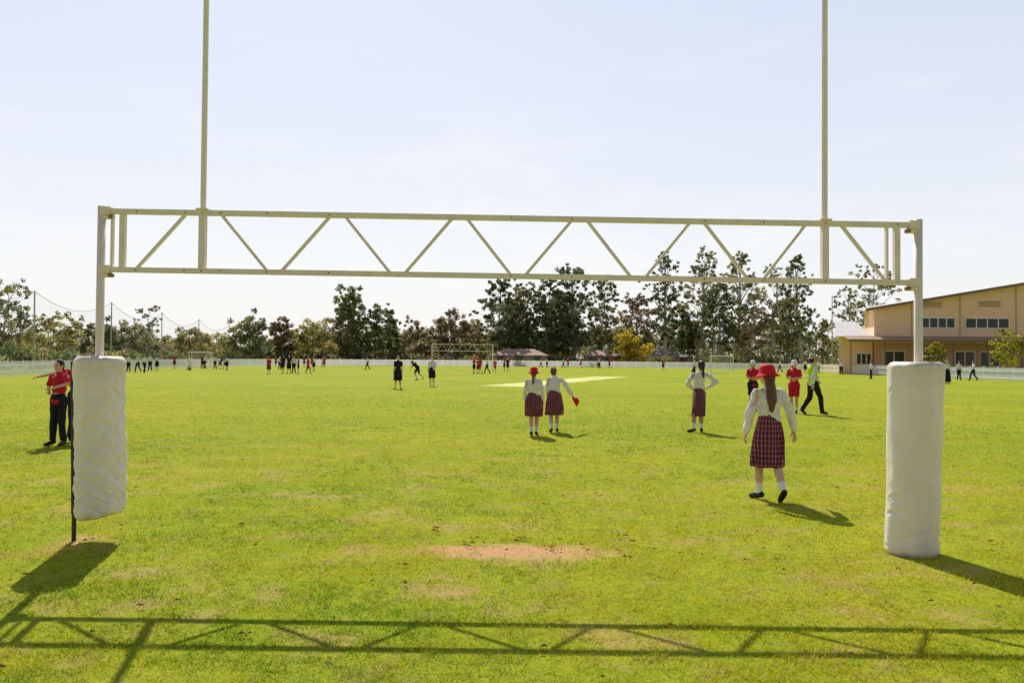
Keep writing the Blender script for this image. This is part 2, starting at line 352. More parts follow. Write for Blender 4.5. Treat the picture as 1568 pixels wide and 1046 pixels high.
def pad(name,x,y,z0,z1,r,leanx,seed,skew=0.,ripple=.008,wr=1.,quilt=0.):
    mb=MB(); seg=130; nz=160; vs=[];fs=[]
    rs=random.Random(int(seed*10))
    cre=[(rs.uniform(-3.1,0),rs.random()**1.6,rs.choice((-1,1))*rs.uniform(.12,.45),rs.uniform(.35,.9),rs.uniform(.5,1.)) for _ in range(int(26*wr))]
    for j in range(nz+1):
        t=j/nz; z=z0+(z1-z0)*t
        e=min(t,1-t)*(z1-z0); rr=r*(1 if e>.035 else .90+.10*math.sin(e/.035*math.pi/2))
        for k in range(seg):
            a=2*math.pi*k/seg; aa=a-2*math.pi if a>math.pi else a
            q=mnoise.noise(Vector((math.cos(a)*1.6+seed,math.sin(a)*1.6,z*2.6)))*ripple*1.6
            for (ca_,ct,sl_,ln,am) in cre:
                da=aa-ca_
                if abs(da)<ln:
                    dd=(z-z0)-(ct*(z1-z0)*.95+sl_*da*r*2)
                    if abs(dd)<.05: q-=ripple*.9*am*(1-(da/ln)**2)*math.exp(-(dd/.014)**2)-ripple*.35*am*(1-(da/ln)**2)*math.exp(-((dd-.028)/.018)**2)
            if quilt>0:   # diamond tension folds from lacing
                wz=mnoise.noise(Vector((math.cos(a)*2,math.sin(a)*2,z*4+seed)))*.6
                u1=abs(((z/.20+a*1.0+wz*.5)%1)-.5)*2; u2=abs(((z/.20-a*1.0+wz*.5)%1)-.5)*2
                env=.45+.55*max(0,1-t*1.7)
                q+=quilt*env*(min(u1,u2)**.5-.5)
            X=(rr+q)*math.cos(a)+leanx*(1-t); Y=(rr+q)*.95*math.sin(a)
            vs.append((X,Y,z+skew*math.cos(a)*(1-t)))
    for j in range(nz):
        for k in range(seg):
            k2=(k+1)%seg; fs.append((j*seg+k,j*seg+k2,(j+1)*seg+k2,(j+1)*seg+k))
    def ring(src,sc,dz):
        o=len(vs); cx=sum(vs[i][0] for i in src)/seg; cy=sum(vs[i][1] for i in src)/seg
        for i in src: vs.append((cx+(vs[i][0]-cx)*sc,cy+(vs[i][1]-cy)*sc,vs[i][2]+dz))
        return list(range(o,o+seg))
    top=list(range(nz*seg,(nz+1)*seg)); bot=list(range(seg))
    for src,sg in ((top,1),(bot,-1)):
        cur=src
        for sc,dz in ((.9,.012*sg),(.5,.012*sg),(.05,.0)):
            nx=ring(src,sc,dz)
            for k in range(seg):
                k2=(k+1)%seg; fs.append((cur[k],cur[k2],nx[k2],nx[k]))
            cur=nx
    mb.add(vs,fs,0)
    ob=mb.obj(name,[pm,dark],g,True,loc=(x,y,0)); return ob
pad('post_pad',GL.x+.0,7.7,.235,1.655,.213,.030,3.,skew=.035,ripple=.012,wr=.8,quilt=.030)
pad('post_pad',GR.x-.02,7.5,.0,1.665,.226,-.045,11.,skew=0.,ripple=.011,wr=1.)
mb=MB()
mb.bar((GL.x-.190,7.70,.25),(GL.x-.220,7.70,1.62),.020,.12); mb.obj('pad_backing',[dark],g)
# ------------------------------------------------------------ far goal + portable goals
white=mat('white_paint',(.78,.77,.74),.5,.06)
def farg(name,x0,x1,y,hz,zt_):
    g=empty(name,((x0+x1)/2,y,0)); mb=MB(); wd=(x1-x0)/2
    for s in (-wd,wd): mb.tube([(s,0,0),(s,0,zt_)],[.06,.06],8)
    mb.bar((-wd,0,zt_),(wd,0,zt_),.07,.07); mb.bar((-wd,0,hz),(wd,0,hz),.07,.07)
    n=12
    for i in range(n):
        a=-wd+2*wd*i/n; b=-wd+2*wd*(i+1)/n
        mb.bar((a,0,hz if i%2 else zt_),(b,0,zt_ if i%2 else hz),.03,.03)
    mb.obj('frame',[white],g)
farg('rugby_goal',-9.6,-2.3,102,2.44,3.25)
def soccer(name,x,y,w_,h_):
    g=empty(name,(x,y,0)); mb=MB()
    for s in (-w_/2,w_/2):
        mb.tube([(s,0,0),(s,0,h_)],[.06,.06],8); mb.tube([(s,0,h_),(s,.8,h_),(s,1.8,0)],[.03]*3,6); mb.tube([(s,0,.03),(s,1.8,.03)],[.03]*2,6)
    mb.tube([(-w_/2,0,h_),(w_/2,0,h_)],[.06,.06],8); mb.tube([(-w_/2,1.8,.03),(w_/2,1.8,.03)],[.03]*2,6)
    mb.obj('frame',[white],g)
    mb=MB(); n=16
    for i in range(n+1):
        s=-w_/2+w_*i/n; mb.bar((s,.8,h_),(s,1.8,0),.012,.012)
    for i in range(10):
        t=i/10; mb.bar((-w_/2,.8+t,h_*(1-t)),(w_/2,.8+t,h_*(1-t)),.012,.012)
    mb.obj('net',[white],g)
soccer('soccer_goal',25,101,2.6,2.1); soccer('soccer_goal',-43,117,3,2.1)

# ------------------------------------------------------------ picket fence
FP=[(-26,30),(-31,44),(-36,60),(-42,92),(-44,122),(-37,148),(-20,162),(0,166),(20,162),(35,146),(41,122),(42,104),(43,71),(42,50),(40,38)]
pts=[]
for i in range(len(FP)-1):
    p0=Vector(FP[max(i-1,0)]);p1=Vector(FP[i]);p2=Vector(FP[i+1]);p3=Vector(FP[min(i+2,len(FP)-1)])
    for k in range(12):
        t=k/12; pts.append(.5*((2*p1)+(p2-p0)*t+(2*p0-5*p1+4*p2-p3)*t*t+(3*p1-p0-3*p2+p3)*t**3))
mb=MB(); acc=0; cnt=0
for i in range(len(pts)-1):
    a,b=pts[i],pts[i+1]; l=(b-a).length; d=(b-a)/l
    for z in (.25,.85): mb.bar((a.x,a.y,z),(b.x,b.y,z),.05,.07)
    while acc<l:
        p=a+d*acc
        post=cnt%18==0; ww=.06 if post else .045; zt2=1.28 if post else 1.18; nx=Vector((d.x,d.y))*ww
        off=Vector((-d.y,d.x))*.03
        q0=p-nx+off;q1=p+nx+off
        mb.add([(q0.x,q0.y,.05),(q1.x,q1.y,.05),(q1.x,q1.y,zt2-.05),(p.x+off.x,p.y+off.y,zt2),(q0.x,q0.y,zt2-.05)],[(0,1,2,3,4)])
        acc+=.125; cnt+=1
    acc-=l
mb.obj('picket_fence',[mat('fence_white',(.88,.88,.92),.5,.05,2,transl=.42)])

# ------------------------------------------------------------ net poles
steel=mat('galvanised_steel',(.42,.42,.42),.5,.1)
def netmat():
    m,N,L=newmat('netting'); o=N.new('ShaderNodeOutputMaterial'); t=N.new('ShaderNodeBsdfTransparent'); d=N.new('ShaderNodeBsdfDiffuse'); d.inputs[0].default_value=(.2,.2,.2,1)
    x=N.new('ShaderNodeMixShader'); x.inputs[0].default_value=.06; L.new(t.outputs[0],x.inputs[1]); L.new(d.outputs[0],x.inputs[2]); L.new(x.outputs[0],o.inputs[0]); return m
nm=netmat()
def netrow(P,h):
    g=empty('sports_net_fence'); mb=MB()
    for (x,y) in P: mb.tube([(x,y,0),(x,y,h)],[.09,.07],8)
    mb.obj('poles',[steel],g,True)
    mb=MB(); mn=MB()
    for (a,b) in zip(P[:-1],P[1:]):
        pr=None
        for k in range(13):
            t=k/12; x=a[0]+(b[0]-a[0])*t; y=a[1]+(b[1]-a[1])*t; z=h-.05-1.5*4*t*(1-t)
            if pr: 
                mb.bar(pr,(x,y,z),.03,.03); mn.add([(pr[0],pr[1],1.1),(x,y,1.1),(x,y,z),pr],[(0,1,2,3)])
            pr=(x,y,z)
    mb.obj('cable',[mat('cable',(.1,.1,.1))],g); mn.obj('net',[nm],g)
netrow([(-46,66),(-47.7,84.7),(-48.5,102.7),(-52,126),(-55,149),(-57,171)],8.)
netrow([(46,122),(54,128),(62,134)],11.)

# ------------------------------------------------------------ trees
bark=mat('bark',(.26,.22,.18),.9,.3,1.5,.4,8); barkp=mat('pale_bark',(.48,.43,.37),.85,.25,1.2)
LM=leafmat('foliage',.52)
def leaves(r,cen,rad,n,leaf,col,droop=.5):
    d=r.normal(size=(n,3)); d/=np.linalg.norm(d,axis=1)[:,None]
    rr=r.random(n)[:,None]**.5
    c=np.array(cen)+d*rr*np.array(rad)
    a=r.normal(size=(n,3)); a[:,2]-=droop*1.5; a/=np.linalg.norm(a,axis=1)[:,None]
    b=np.cross(a,r.normal(size=(n,3))); b/=np.linalg.norm(b,axis=1)[:,None]
    s=(leaf*r.uniform(.6,1.4,n))[:,None]
    V=np.stack([c-a*s,c+b*s*.38,c+a*s,c-b*s*.38],axis=1)
    tone=np.clip(r.normal(1,.25,n),.4,1.8)[:,None]
    C=np.ones((n,4,4)); C[:,:,:3]=(np.array(col)[None]*tone)[:,None,:]
    return V.reshape(-1,3),C.reshape(-1,4)
def finish(name,mb,LV,LC,barkm,loc):
    V=np.concatenate(LV) if LV else np.zeros((0,3)); C=np.concatenate(LC) if LC else np.zeros((0,4))
    nb=len(mb.V); F=mb.F+[(nb+4*i,nb+4*i+1,nb+4*i+2,nb+4*i+3) for i in range(len(V)//4)]
    me=bpy.data.meshes.new(name); me.from_pydata(mb.V+V.tolist(),[],F)
    me.materials.append(barkm); me.materials.append(LM)
    me.polygons.foreach_set('material_index',np.array([0]*len(mb.F)+[1]*(len(V)//4),dtype=np.int32))
    ca=me.color_attributes.new('tone','FLOAT_COLOR','POINT')
    ca.data.foreach_set('color',np.concatenate([np.ones((nb,4)),C]).astype(np.float32).ravel())
    ob=bpy.data.objects.new(name,me); ob.location=loc; scene.collection.objects.link(ob); return ob
def tree(name,x,y,h,w_,kind='euc',col=(.085,.10,.04),seed=0,dens=1.,trunk=None,leaf=None):
    r=np.random.default_rng(seed+int(abs(x)*13)+int(h*7)); rnd=random.Random(seed+int(abs(x)*10))
    mb=MB(); LV=[];LC=[]
    par={'euc':(.26,.13,.75),'dense':(.12,.17,1.0),'bush':(.05,.20,1.1),'sparse':(.30,.11,.5)}[kind]
    tk=par[0] if trunk is None else trunk
    leaf=leaf or max(.16,.0017*math.hypot(x,y))
    bm=barkp if kind in('sparse','euc') and rnd.random()<.6 else bark
    px=py=0; tp=[];tr=[]
    for j in range(8):
        t=j/7; tp.append((px,py,h*.86*t)); tr.append(h*(.015*(1-t)+.003)); px+=rnd.gauss(0,.012*h); py+=rnd.gauss(0,.012*h)
    mb.tube(tp,tr,8,0)
    n=int({'euc':30,'dense':36,'bush':26,'sparse':20}[kind]*(1+ .7*(h>14)))
    for i in range(n):
        u=(i+.5)/n; u=min(1,max(0,u+rnd.gauss(0,.04)))
        if kind=='euc': prof=math.sin(math.pi*(.14+.80*u))**.7*rnd.uniform(.75,1.15)
        elif kind=='dense': prof=(1-u)**.45*min(1,.45+2.5*u)
        elif kind=='bush': prof=math.sqrt(max(0,1-u*u))
        else: prof=.5+.5*math.sin(math.pi*u)
        ang=i*2.399+rnd.uniform(-.5,.5); rad=w_/2*prof*(.25+.75*rnd.random()**.6)
        z=h*(tk+(1-tk)*u*.96); tt=max(.05,min(.97,(z/h-.10-.10*rnd.random())/.86)); k=min(6,int(tt*7)); f=tt*7-k
        base=Vector(tp[k]).lerp(Vector(tp[k+1]),f)
        c=Vector((base.x+math.cos(ang)*rad,base.y+math.sin(ang)*rad,z))
        mid=base.lerp(c,.5)+Vector((rnd.gauss(0,.02*h),rnd.gauss(0,.02*h),rnd.uniform(-.01,.03)*h))
        br=h*.005*(1.2-u*.7); mb.tube([base,mid,c],[br,br*.7,br*.25],5,0)
        cr=w_*par[1]*rnd.uniform(.6,1.25)*(1-.35*u)
        tone=rnd.uniform(.6,1.4); cc=[col[0]*tone*rnd.uniform(.9,1.15),col[1]*tone,col[2]*tone]
        ns=rnd.choice((3,4,5,6))
        for q in range(ns):
            o=Vector((rnd.gauss(0,1),rnd.gauss(0,1),rnd.gauss(0,.85)))*cr*.85
            cnt=int(26*par[2]*dens*(cr/leaf/3.2)**1.5)+6
            A,B=leaves(r,c+o,(cr*.55,cr*.55,cr*.45),min(cnt,130),leaf,cc); LV.append(A);LC.append(B)
    return finish(name,mb,LV,LC,bm,(x,y,0))
OL=(.27,.275,.13); DK=(.165,.185,.095); BR=(.32,.26,.145); YG=(.37,.34,.12); GO=(.50,.39,.05); GN=(.185,.215,.095)
TL=[
('eucalyptus_tree',8,432,85,95,'euc',OL),('eucalyptus_tree',-60,400,110,85,'euc',OL),
('gum_tree',85,483,95,125,'euc',YG),('gum_tree',130,500,60,140,'bush',OL),('gum_tree',190,500,110,140,'bush',OL),('eucalyptus_tree',227,464,42,130,'sparse',OL),
('gum_tree',300,515,90,185,'bush',YG),('gum_tree',385,486,75,170,'dense',OL),('gum_tree',430,490,60,178,'dense',BR),
('gum_tree',480,497,75,180,'bush',YG),('eucalyptus_tree',535,441,70,175,'dense',OL),('gum_tree',575,470,60,172,'dense',GN),('gum_tree',602,474,45,178,'dense',GN),
('gum_tree',640,497,60,188,'bush',BR),('gum_tree',690,482,85,190,'dense',BR),('gum_tree',728,492,45,195,'dense',YG),
('casuarina_tree',765,424,66,184,'euc',DK),('casuarina_tree',800,428,56,190,'euc',OL),('casuarina_tree',835,424,64,186,'euc',DK),('casuarina_tree',880,402,74,184,'euc',DK),('casuarina_tree',920,424,54,190,'euc',OL),
('gum_tree',855,450,70,194,'dense',GN),('gum_tree',790,455,70,196,'dense',GN),
('gum_tree',975,452,70,200,'euc',BR),('eucalyptus_tree',1020,378,54,190,'euc',DK),('eucalyptus_tree',1070,373,64,194,'euc',OL),('eucalyptus_tree',1128,385,66,198,'euc',OL),
('eucalyptus_tree',1098,430,60,186,'euc',GN),('eucalyptus_tree',1180,402,80,188,'sparse',OL),('eucalyptus_tree',1228,388,58,186,'euc',GN),('gum_tree',1150,470,60,184,'euc',BR),('gum_tree',1205,455,50,196,'euc',OL),
('gum_tree',1045,470,70,198,'dense',GN),
('wattle_tree',965,512,58,172,'bush',GO),('gum_tree',1258,490,30,180,'euc',YG),
('eucalyptus_tree',1328,402,78,165,'sparse',OL),('eucalyptus_tree',1300,440,50,170,'sparse',OL),
('ornamental_tree',1545,507,52,92,'euc',(.46,.44,.06)),('ornamental_tree',1432,524,34,96,'euc',(.38,.36,.06)),('ornamental_tree',1650,505,52,90,'euc',(.30,.32,.05)),
('eucalyptus_tree',1720,380,90,170,'euc',OL)]
for i,(nm_,px,top,wp,d,k,c) in enumerate(TL):
    yh=548+.008*(px-784)
    tree(nm_,(px-784)/1300*d,d,(yh-top)/1300*d+H,wp/1300*d,k,c,seed=i*31,trunk=.2 if nm_=='casuarina_tree' else None,dens=1.35 if nm_=='casuarina_tree' else 1.)
print('trees',time.time()-T0)
mb=MB();LV=[];LC=[]; r=np.random.default_rng(5)
cols=[OL,GN,BR,YG,GN,OL,OL]
for layer,(dd,hs) in enumerate(((208,.8),(235,1.),(265,1.15))):
    x=-230
    while x<240:
        t=x/dd; hgt=5.6 if -.46<t<-.25 else 9.5
        if t>.02: hgt=11
        if t>.17 and t<.37: hgt=13
        if t<-.5: hgt=8.0
        hgt*=hs*random.uniform(.65,1.15); ww=random.uniform(5,10)
        tone=random.uniform(.8,1.3)*(1+.12*layer); c0=random.choice(cols); c0=tuple(v*tone for v in c0)  # leaf colour lightened per farther layer: distance haze put into the colour
        y=dd+random.uniform(-6,6)
        mb.tube([(x,y,0),(x+random.uniform(-.5,.5),y,hgt*.8)],[.22,.08],5,0)
        for q in range(12):
            zz=hgt*random.uniform(.05,.92); rr=ww/2*math.sqrt(max(.1,1-(zz/hgt)**2))
            tn=random.uniform(.6,1.4)
            A,B=leaves(r,(x+random.uniform(-rr,rr),y+random.uniform(-rr,rr)*.5,zz),(1.6,1.6,1.2),46,.42,tuple(v*tn for v in c0)); LV.append(A);LC.append(B)
        x+=random.uniform(3.,5.5)
finish('distant_trees',mb,LV,LC,bark,(0,0,0))
LV=[];LC=[];mb=MB()
for (xa,xb,ya,yb) in ((-60,-46,60,150),(-60,-20,172,180),(-20,60,176,182)):
    for i in range(70):
        t=random.random(); x=xa+(xb-xa)*t+random.uniform(-2,2); y=ya+(yb-ya)*t+random.uniform(-3,3)
        if xa==-60 and xb==-46: x=-47-5*((y-60)/90)-random.uniform(3,12)
        hh=random.uniform(1.,3.); c0=random.choice([OL,DK,YG,BR,GN]); mb.tube([(x,y,0),(x,y,hh*.6)],[.08,.03],5)
        for q in range(4):
            A,B=leaves(r,(x+random.gauss(0,.8),y+random.gauss(0,.6),hh*random.uniform(.2,.8)),(1.1,1.1,.8),50,.28,tuple(v*random.uniform(.7,1.3) for v in c0)); LV.append(A);LC.append(B)
finish('shrubs',mb,LV,LC,bark,(0,0,0))
print('mass',time.time()-T0)

# ------------------------------------------------------------ houses
def house(x,y,w_,dp,wall,roof,hw=2.4,hr=1.7):
    g=empty('brick_house',(x,y,0)); mb=MB(); mb.box(-w_/2,w_/2,0,dp,0,hw); mb.obj('walls',[wall],g)
    mb=MB(); o=.5; v=[(-w_/2-o,-o,hw+.003),(w_/2+o,-o,hw+.003),(w_/2+o,dp+o,hw+.003),(-w_/2-o,dp+o,hw+.003),(-w_/2+dp/2,dp/2,hw+hr),(w_/2-dp/2,dp/2,hw+hr)]
    mb.add(v,[(0,1,5,4),(1,2,5),(2,3,4,5),(3,0,4),(3,2,1,0)]); mb.obj('roof',[roof],g)
    mb=MB()
    for k in range(3):
        a=-w_/2+w_*(k+.5)/3; mb.box(a-.8,a+.8,-.04,.02,.9,2.1)
    mb.obj('windows',[mat('dark_glass',(.03,.035,.04),.12,.1,spec=.6)],g)
brk=mat('house_brick',(.36,.22,.15),.85,.15,3); tile=mat('roof_tile',(.42,.27,.20),.8,.15,2)
house(1.5,171,11,5,brk,tile,2.2,1.3); house(19,172,8,5,brk,tile,2.2,1.2); house(34,188,12,8,brk,mat('grey_roof',(.25,.22,.2)),2.2,1.5)
house(-24,188,10,7,brk,tile,2.2,1.4)

# ------------------------------------------------------------ school building (splayed plan: the side wall runs back and to the right)
g=empty('school_building')
wallm=mat('cream_cladding',(.95,.64,.45),.85,.05,1.2,.2,20); brickm=mat('tan_brick',(.74,.43,.27),.9,.12,8,.3,30)
roofm=mat('roof_metal',(.62,.60,.58),.45,.05,1,metal=.0); fascia=mat('fascia_brown',(.27,.17,.12),.6,.1)
glass=MATS['dark_glass']; frame=mat('window_frame',(.84,.78,.70),.5,.05); louv=mat('louvre',(.60,.42,.30),.7,.1)
Y=105.; XL=44.8; XR=86.; DP=22.; SK=.36
def rz_(x): return 8.25+(x-XL)*.172 if x<70 else 8.25+(70-XL)*.172-(x-70)*.172
bx=XL+DP*SK
mb=MB()
mb.add([(XL,Y,3.9),(XR,Y,3.9),(XR,Y,rz_(XR)-.15),(70,Y,rz_(70)-.15),(XL,Y,rz_(XL)-.15)],[(0,1,2,3,4)])
mb.add([(XL,Y,3.9),(bx,Y+DP,3.9),(bx,Y+DP,rz_(bx)-.15),(XL,Y,rz_(XL)-.15)],[(3,2,1,0)])
mb.obj('upper_walls',[wallm],g)
mb=MB(); yy=Y+.003
mb.add([(XL,yy,0),(XR,yy,0),(XR,Y+DP,0),(bx,Y+DP,0),(XL,yy,3.9),(XR,yy,3.9),(XR,Y+DP,3.9),(bx,Y+DP,3.9)],[(0,1,5,4),(1,2,6,5),(2,3,7,6),(3,0,4,7),(4,5,6,7)])
mb.obj('ground_floor_walls',[brickm],g)
mb=MB(); o=1.1
pr=[(XL-1.5,rz_(XL-1.5)),(70,rz_(70)),(XR+1,rz_(XR+1))]
v=[];
for i,(x,z) in enumerate(pr):
    for q,yy in enumerate((Y-o,Y+DP+1)):
        xx=x+(DP+1)*SK if (q and i==0) else x
        z2=rz_(xx)
        for dz in (0,-.22): v.append((xx,yy,z2+dz))
f=[]
for i in range(2):
    a=i*4; b=a+4
    f+=[(a,b,b+2,a+2),(a+1,a+3,b+3,b+1),(a,a+1,b+1,b),(a+2,b+2,b+3,a+3)]
f+=[(0,2,3,1),(8,9,11,10)]
mb.add(v,f); mb.obj('roof',[roofm],g)
mb=MB()
for i in range(2):
    (x0,z0),(x1,z1)=pr[i],pr[i+1]; mb.bar((x0,Y-o-.03,z0-.08),(x1,Y-o-.03,z1-.08),.34,.05)
mb.obj('fascia',[fascia],g)
mb=MB()
x0=XL-4.6; zv=4.75
mb.add([(x0,Y-3.6,zv-.55),(XR,Y-3.6,zv-.55),(XR,Y-.01,zv),(XL,Y-.01,zv),(x0+.6,Y-.01,zv)],[(0,1,2,3,4),(4,3,2,1,0)])
mb.obj('verandah_roof',[mat('verandah_metal',(.70,.53,.40),.5,.06)],g)
mb=MB(); mb.box(x0,XR,Y-3.68,Y-3.6,zv-.80,zv-.52)
k=x0+.3
while k<XR: mb.box(k-.07,k+.07,Y-3.55,Y-3.41,0,zv-.55); k+=4.1
mb.obj('verandah_posts',[fascia],g)
mb=MB(); a0=XL-4.2; a1=XL-.003
mb.add([(a0,Y+.5,0),(a1,Y+.5,0),(a1+3.2,Y+9,0),(a0+3.6,Y+9,0),(a0,Y+.5,4.6),(a1,Y+.5,4.6),(a1+3.2,Y+9,4.6),(a0+3.6,Y+9,4.6)],[(0,1,5,4),(3,0,4,7),(4,5,6,7)]); mb.obj('wing_walls',[wallm],g)
mb=MB(); mb.add([(XL-4.9,Y-.2,zv-.1),(XL-.05,Y-.2,zv-.1),(XL-.4,Y+5,6.75),(XL-2.9,Y+5,6.75),(XL-1.0,Y+9.5,zv-.1),(XL+3.2,Y+9.5,zv-.1)],[(0,1,2,3),(3,2,5,4),(0,3,4),(1,5,2)])
mb.obj('wing_roof',[mat('white_roof',(.80,.78,.76),.4,.04)],g)
mb=MB();mf=MB();ml=MB()
def px2x(p): return (p-784)/1300*Y
def win(xa,xb,za,zb_,n,yy=Y):
    mb.box(xa+.03,xb-.03,yy-.05,yy+.02,za+.03,zb_-.03)
    for t in range(n+1):
        c=xa+(xb-xa)*t/n; mf.box(c-.07,c+.07,yy-.10,yy-.052,za+.08,zb_-.08)
    mf.box(xa-.07,xb+.07,yy-.10,yy-.052,za-.08,za+.078); mf.box(xa-.07,xb+.07,yy-.10,yy-.052,zb_-.078,zb_+.08)
win(px2x(1410),px2x(1462),5.78,7.05,4); win(px2x(1478),px2x(1545),5.78,7.05,4); win(px2x(1600),px2x(1660),5.78,7.05,4)
for (a,b) in ((1352,1385),(1400,1425),(1462,1492),(1500,1530),(1590,1640)): win(px2x(a),px2x(b),1.1,2.9,2)
win(px2x(1316)-.2,px2x(1339)-.2,1.2,2.6,3,Y+.5)
mf.box(px2x(1438),px2x(1450),Y-.06,Y-.01,.02,2.3)
for (a,b,z) in ((1412,1442,8.3),(1498,1532,8.45)):
    for q in range(5): ml.box(px2x(a),px2x(b),Y-.08,Y-.012,z+q*.15,z+q*.15+.11)
for p in (1396,1470,1556): ml.box(px2x(p)-.05,px2x(p)+.05,Y-.12,Y-.01,4.8,rz_(px2x(p))-.3)
mb.obj('windows',[glass],g); mf.obj('window_frames',[frame],g); ml.obj('louvres',[louv],g)
mb=MB(); mb.tube([(45.5,96,0),(45.5,96,9.6)],[.08,.05],8); mb.box(45.3,45.7,95.9,96.1,9.6,9.75); mb.obj('light_pole',[steel],None)

# ------------------------------------------------------------ people
skin=mat('skin',(.64,.38,.28),.55,.05,20); skind=mat('skin_tan',(.42,.24,.15),.55,.05,20)
CL={'white':mat('cloth_white',(.86,.84,.85),.85,.04,8,.25,30,transl=.2),'red':mat('cloth_red',(.60,.015,.04),.85,.1,8,.2,30,transl=.1),'black':mat('cloth_black',(.015,.015,.020),.9,.2,8,.2,30),
'hivis':mat('hivis_yellow',(.66,.88,.02),.7,.05,8,.2,30,transl=.2),'blue':mat('cloth_blue',(.35,.45,.6),.85,.06),'hatred':mat('hat_red',(.66,.012,.03),.8,.1,10,.2,60,transl=.1),'straw':mat('straw_hat',(.45,.36,.22),.85,.15,60),
'maroon':mat('cloth_maroon',(.20,.03,.045),.85,.1),'hairb':mat('hair_brown',(.13,.055,.03),.45,.45,30,.5,50,stretch=(6,6,.6)),'hairk':mat('hair_black',(.015,.011,.010),.4,.4,30,.4,50,stretch=(6,6,.6)),
'shoe':mat('shoe_black',(.012,.012,.013),.35,.1),'sock':mat('sock_white',(.78,.78,.78),.9,.04),'skin':skin,'skint':skind,'eye':mat('eye_dark',(.02,.015,.012),.2,0),'lip':mat('lip',(.36,.12,.10),.5,0),'silver':mat('reflective_tape',(.6,.6,.6),.4,0)}
def tartan():
    m,N,L=newmat('tartan'); o=N.new('ShaderNodeOutputMaterial'); b=N.new('ShaderNodeBsdfPrincipled'); b.inputs['Roughness'].default_value=.9; b.inputs['Specular IOR Level'].default_value=.1
    tc=N.new('ShaderNodeTexCoord'); s=N.new('ShaderNodeSeparateXYZ'); L.new(tc.outputs['Object'],s.inputs[0])
    def MM(op,a,b_=0.):
        x=N.new('ShaderNodeMath'); x.operation=op
        for i,v in ((0,a),(1,b_)):
            if isinstance(v,(int,float)): x.inputs[i].default_value=v
            else: L.new(v,x.inputs[i])
        return x.outputs[0]
    ang=MM('ARCTAN2',s.outputs['X'],s.outputs['Y']); u=MM('FRACT',MM('MULTIPLY',ang,3.5)); v=MM('FRACT',MM('MULTIPLY',s.outputs['Z'],17.))
    def line(x,c,w_): return MM('LESS_THAN',MM('ABSOLUTE',MM('SUBTRACT',x,c)),w_)
    def mix(f,a,c):
        x=N.new('ShaderNodeMix'); x.data_type='RGBA'; L.new(f,x.inputs[0])
        if isinstance(a,tuple): x.inputs[6].default_value=a
        else: L.new(a,x.inputs[6])
        x.inputs[7].default_value=c; return x.outputs[2]
    c=mix(MM('MULTIPLY',line(u,.7,.2),.75),(.24,.022,.045,1),(.03,.022,.07,1)); c=mix(MM('MULTIPLY',line(v,.7,.2),.6),c,(.03,.022,.07,1))
    c=mix(MM('MULTIPLY',line(u,.25,.06),.42),c,(.60,.46,.48,1)); c=mix(MM('MULTIPLY',line(v,.25,.06),.25),c,(.60,.46,.48,1))
    L.new(c,b.inputs['Base Color']); L.new(b.outputs[0],o.inputs[0]); return m
CL['tartan']=tartan()
DEF=dict(head=(0,.01,1.485),neck=(0,-.01,1.34),sl=(-.148,-.005,1.285),sr=(.148,-.005,1.285),el=(-.185,-.03,1.04),er=(.185,-.03,1.04),wl=(-.20,.03,.82),wr=(.20,.03,.82),
 hl=(-.08,0,.86),hr=(.08,0,.86),kl=(-.085,.02,.46),kr=(.085,.02,.46),al=(-.085,-.02,.085),ar=(.085,-.02,.085),tl=(-.095,.12,.025),tr=(.095,.12,.025))
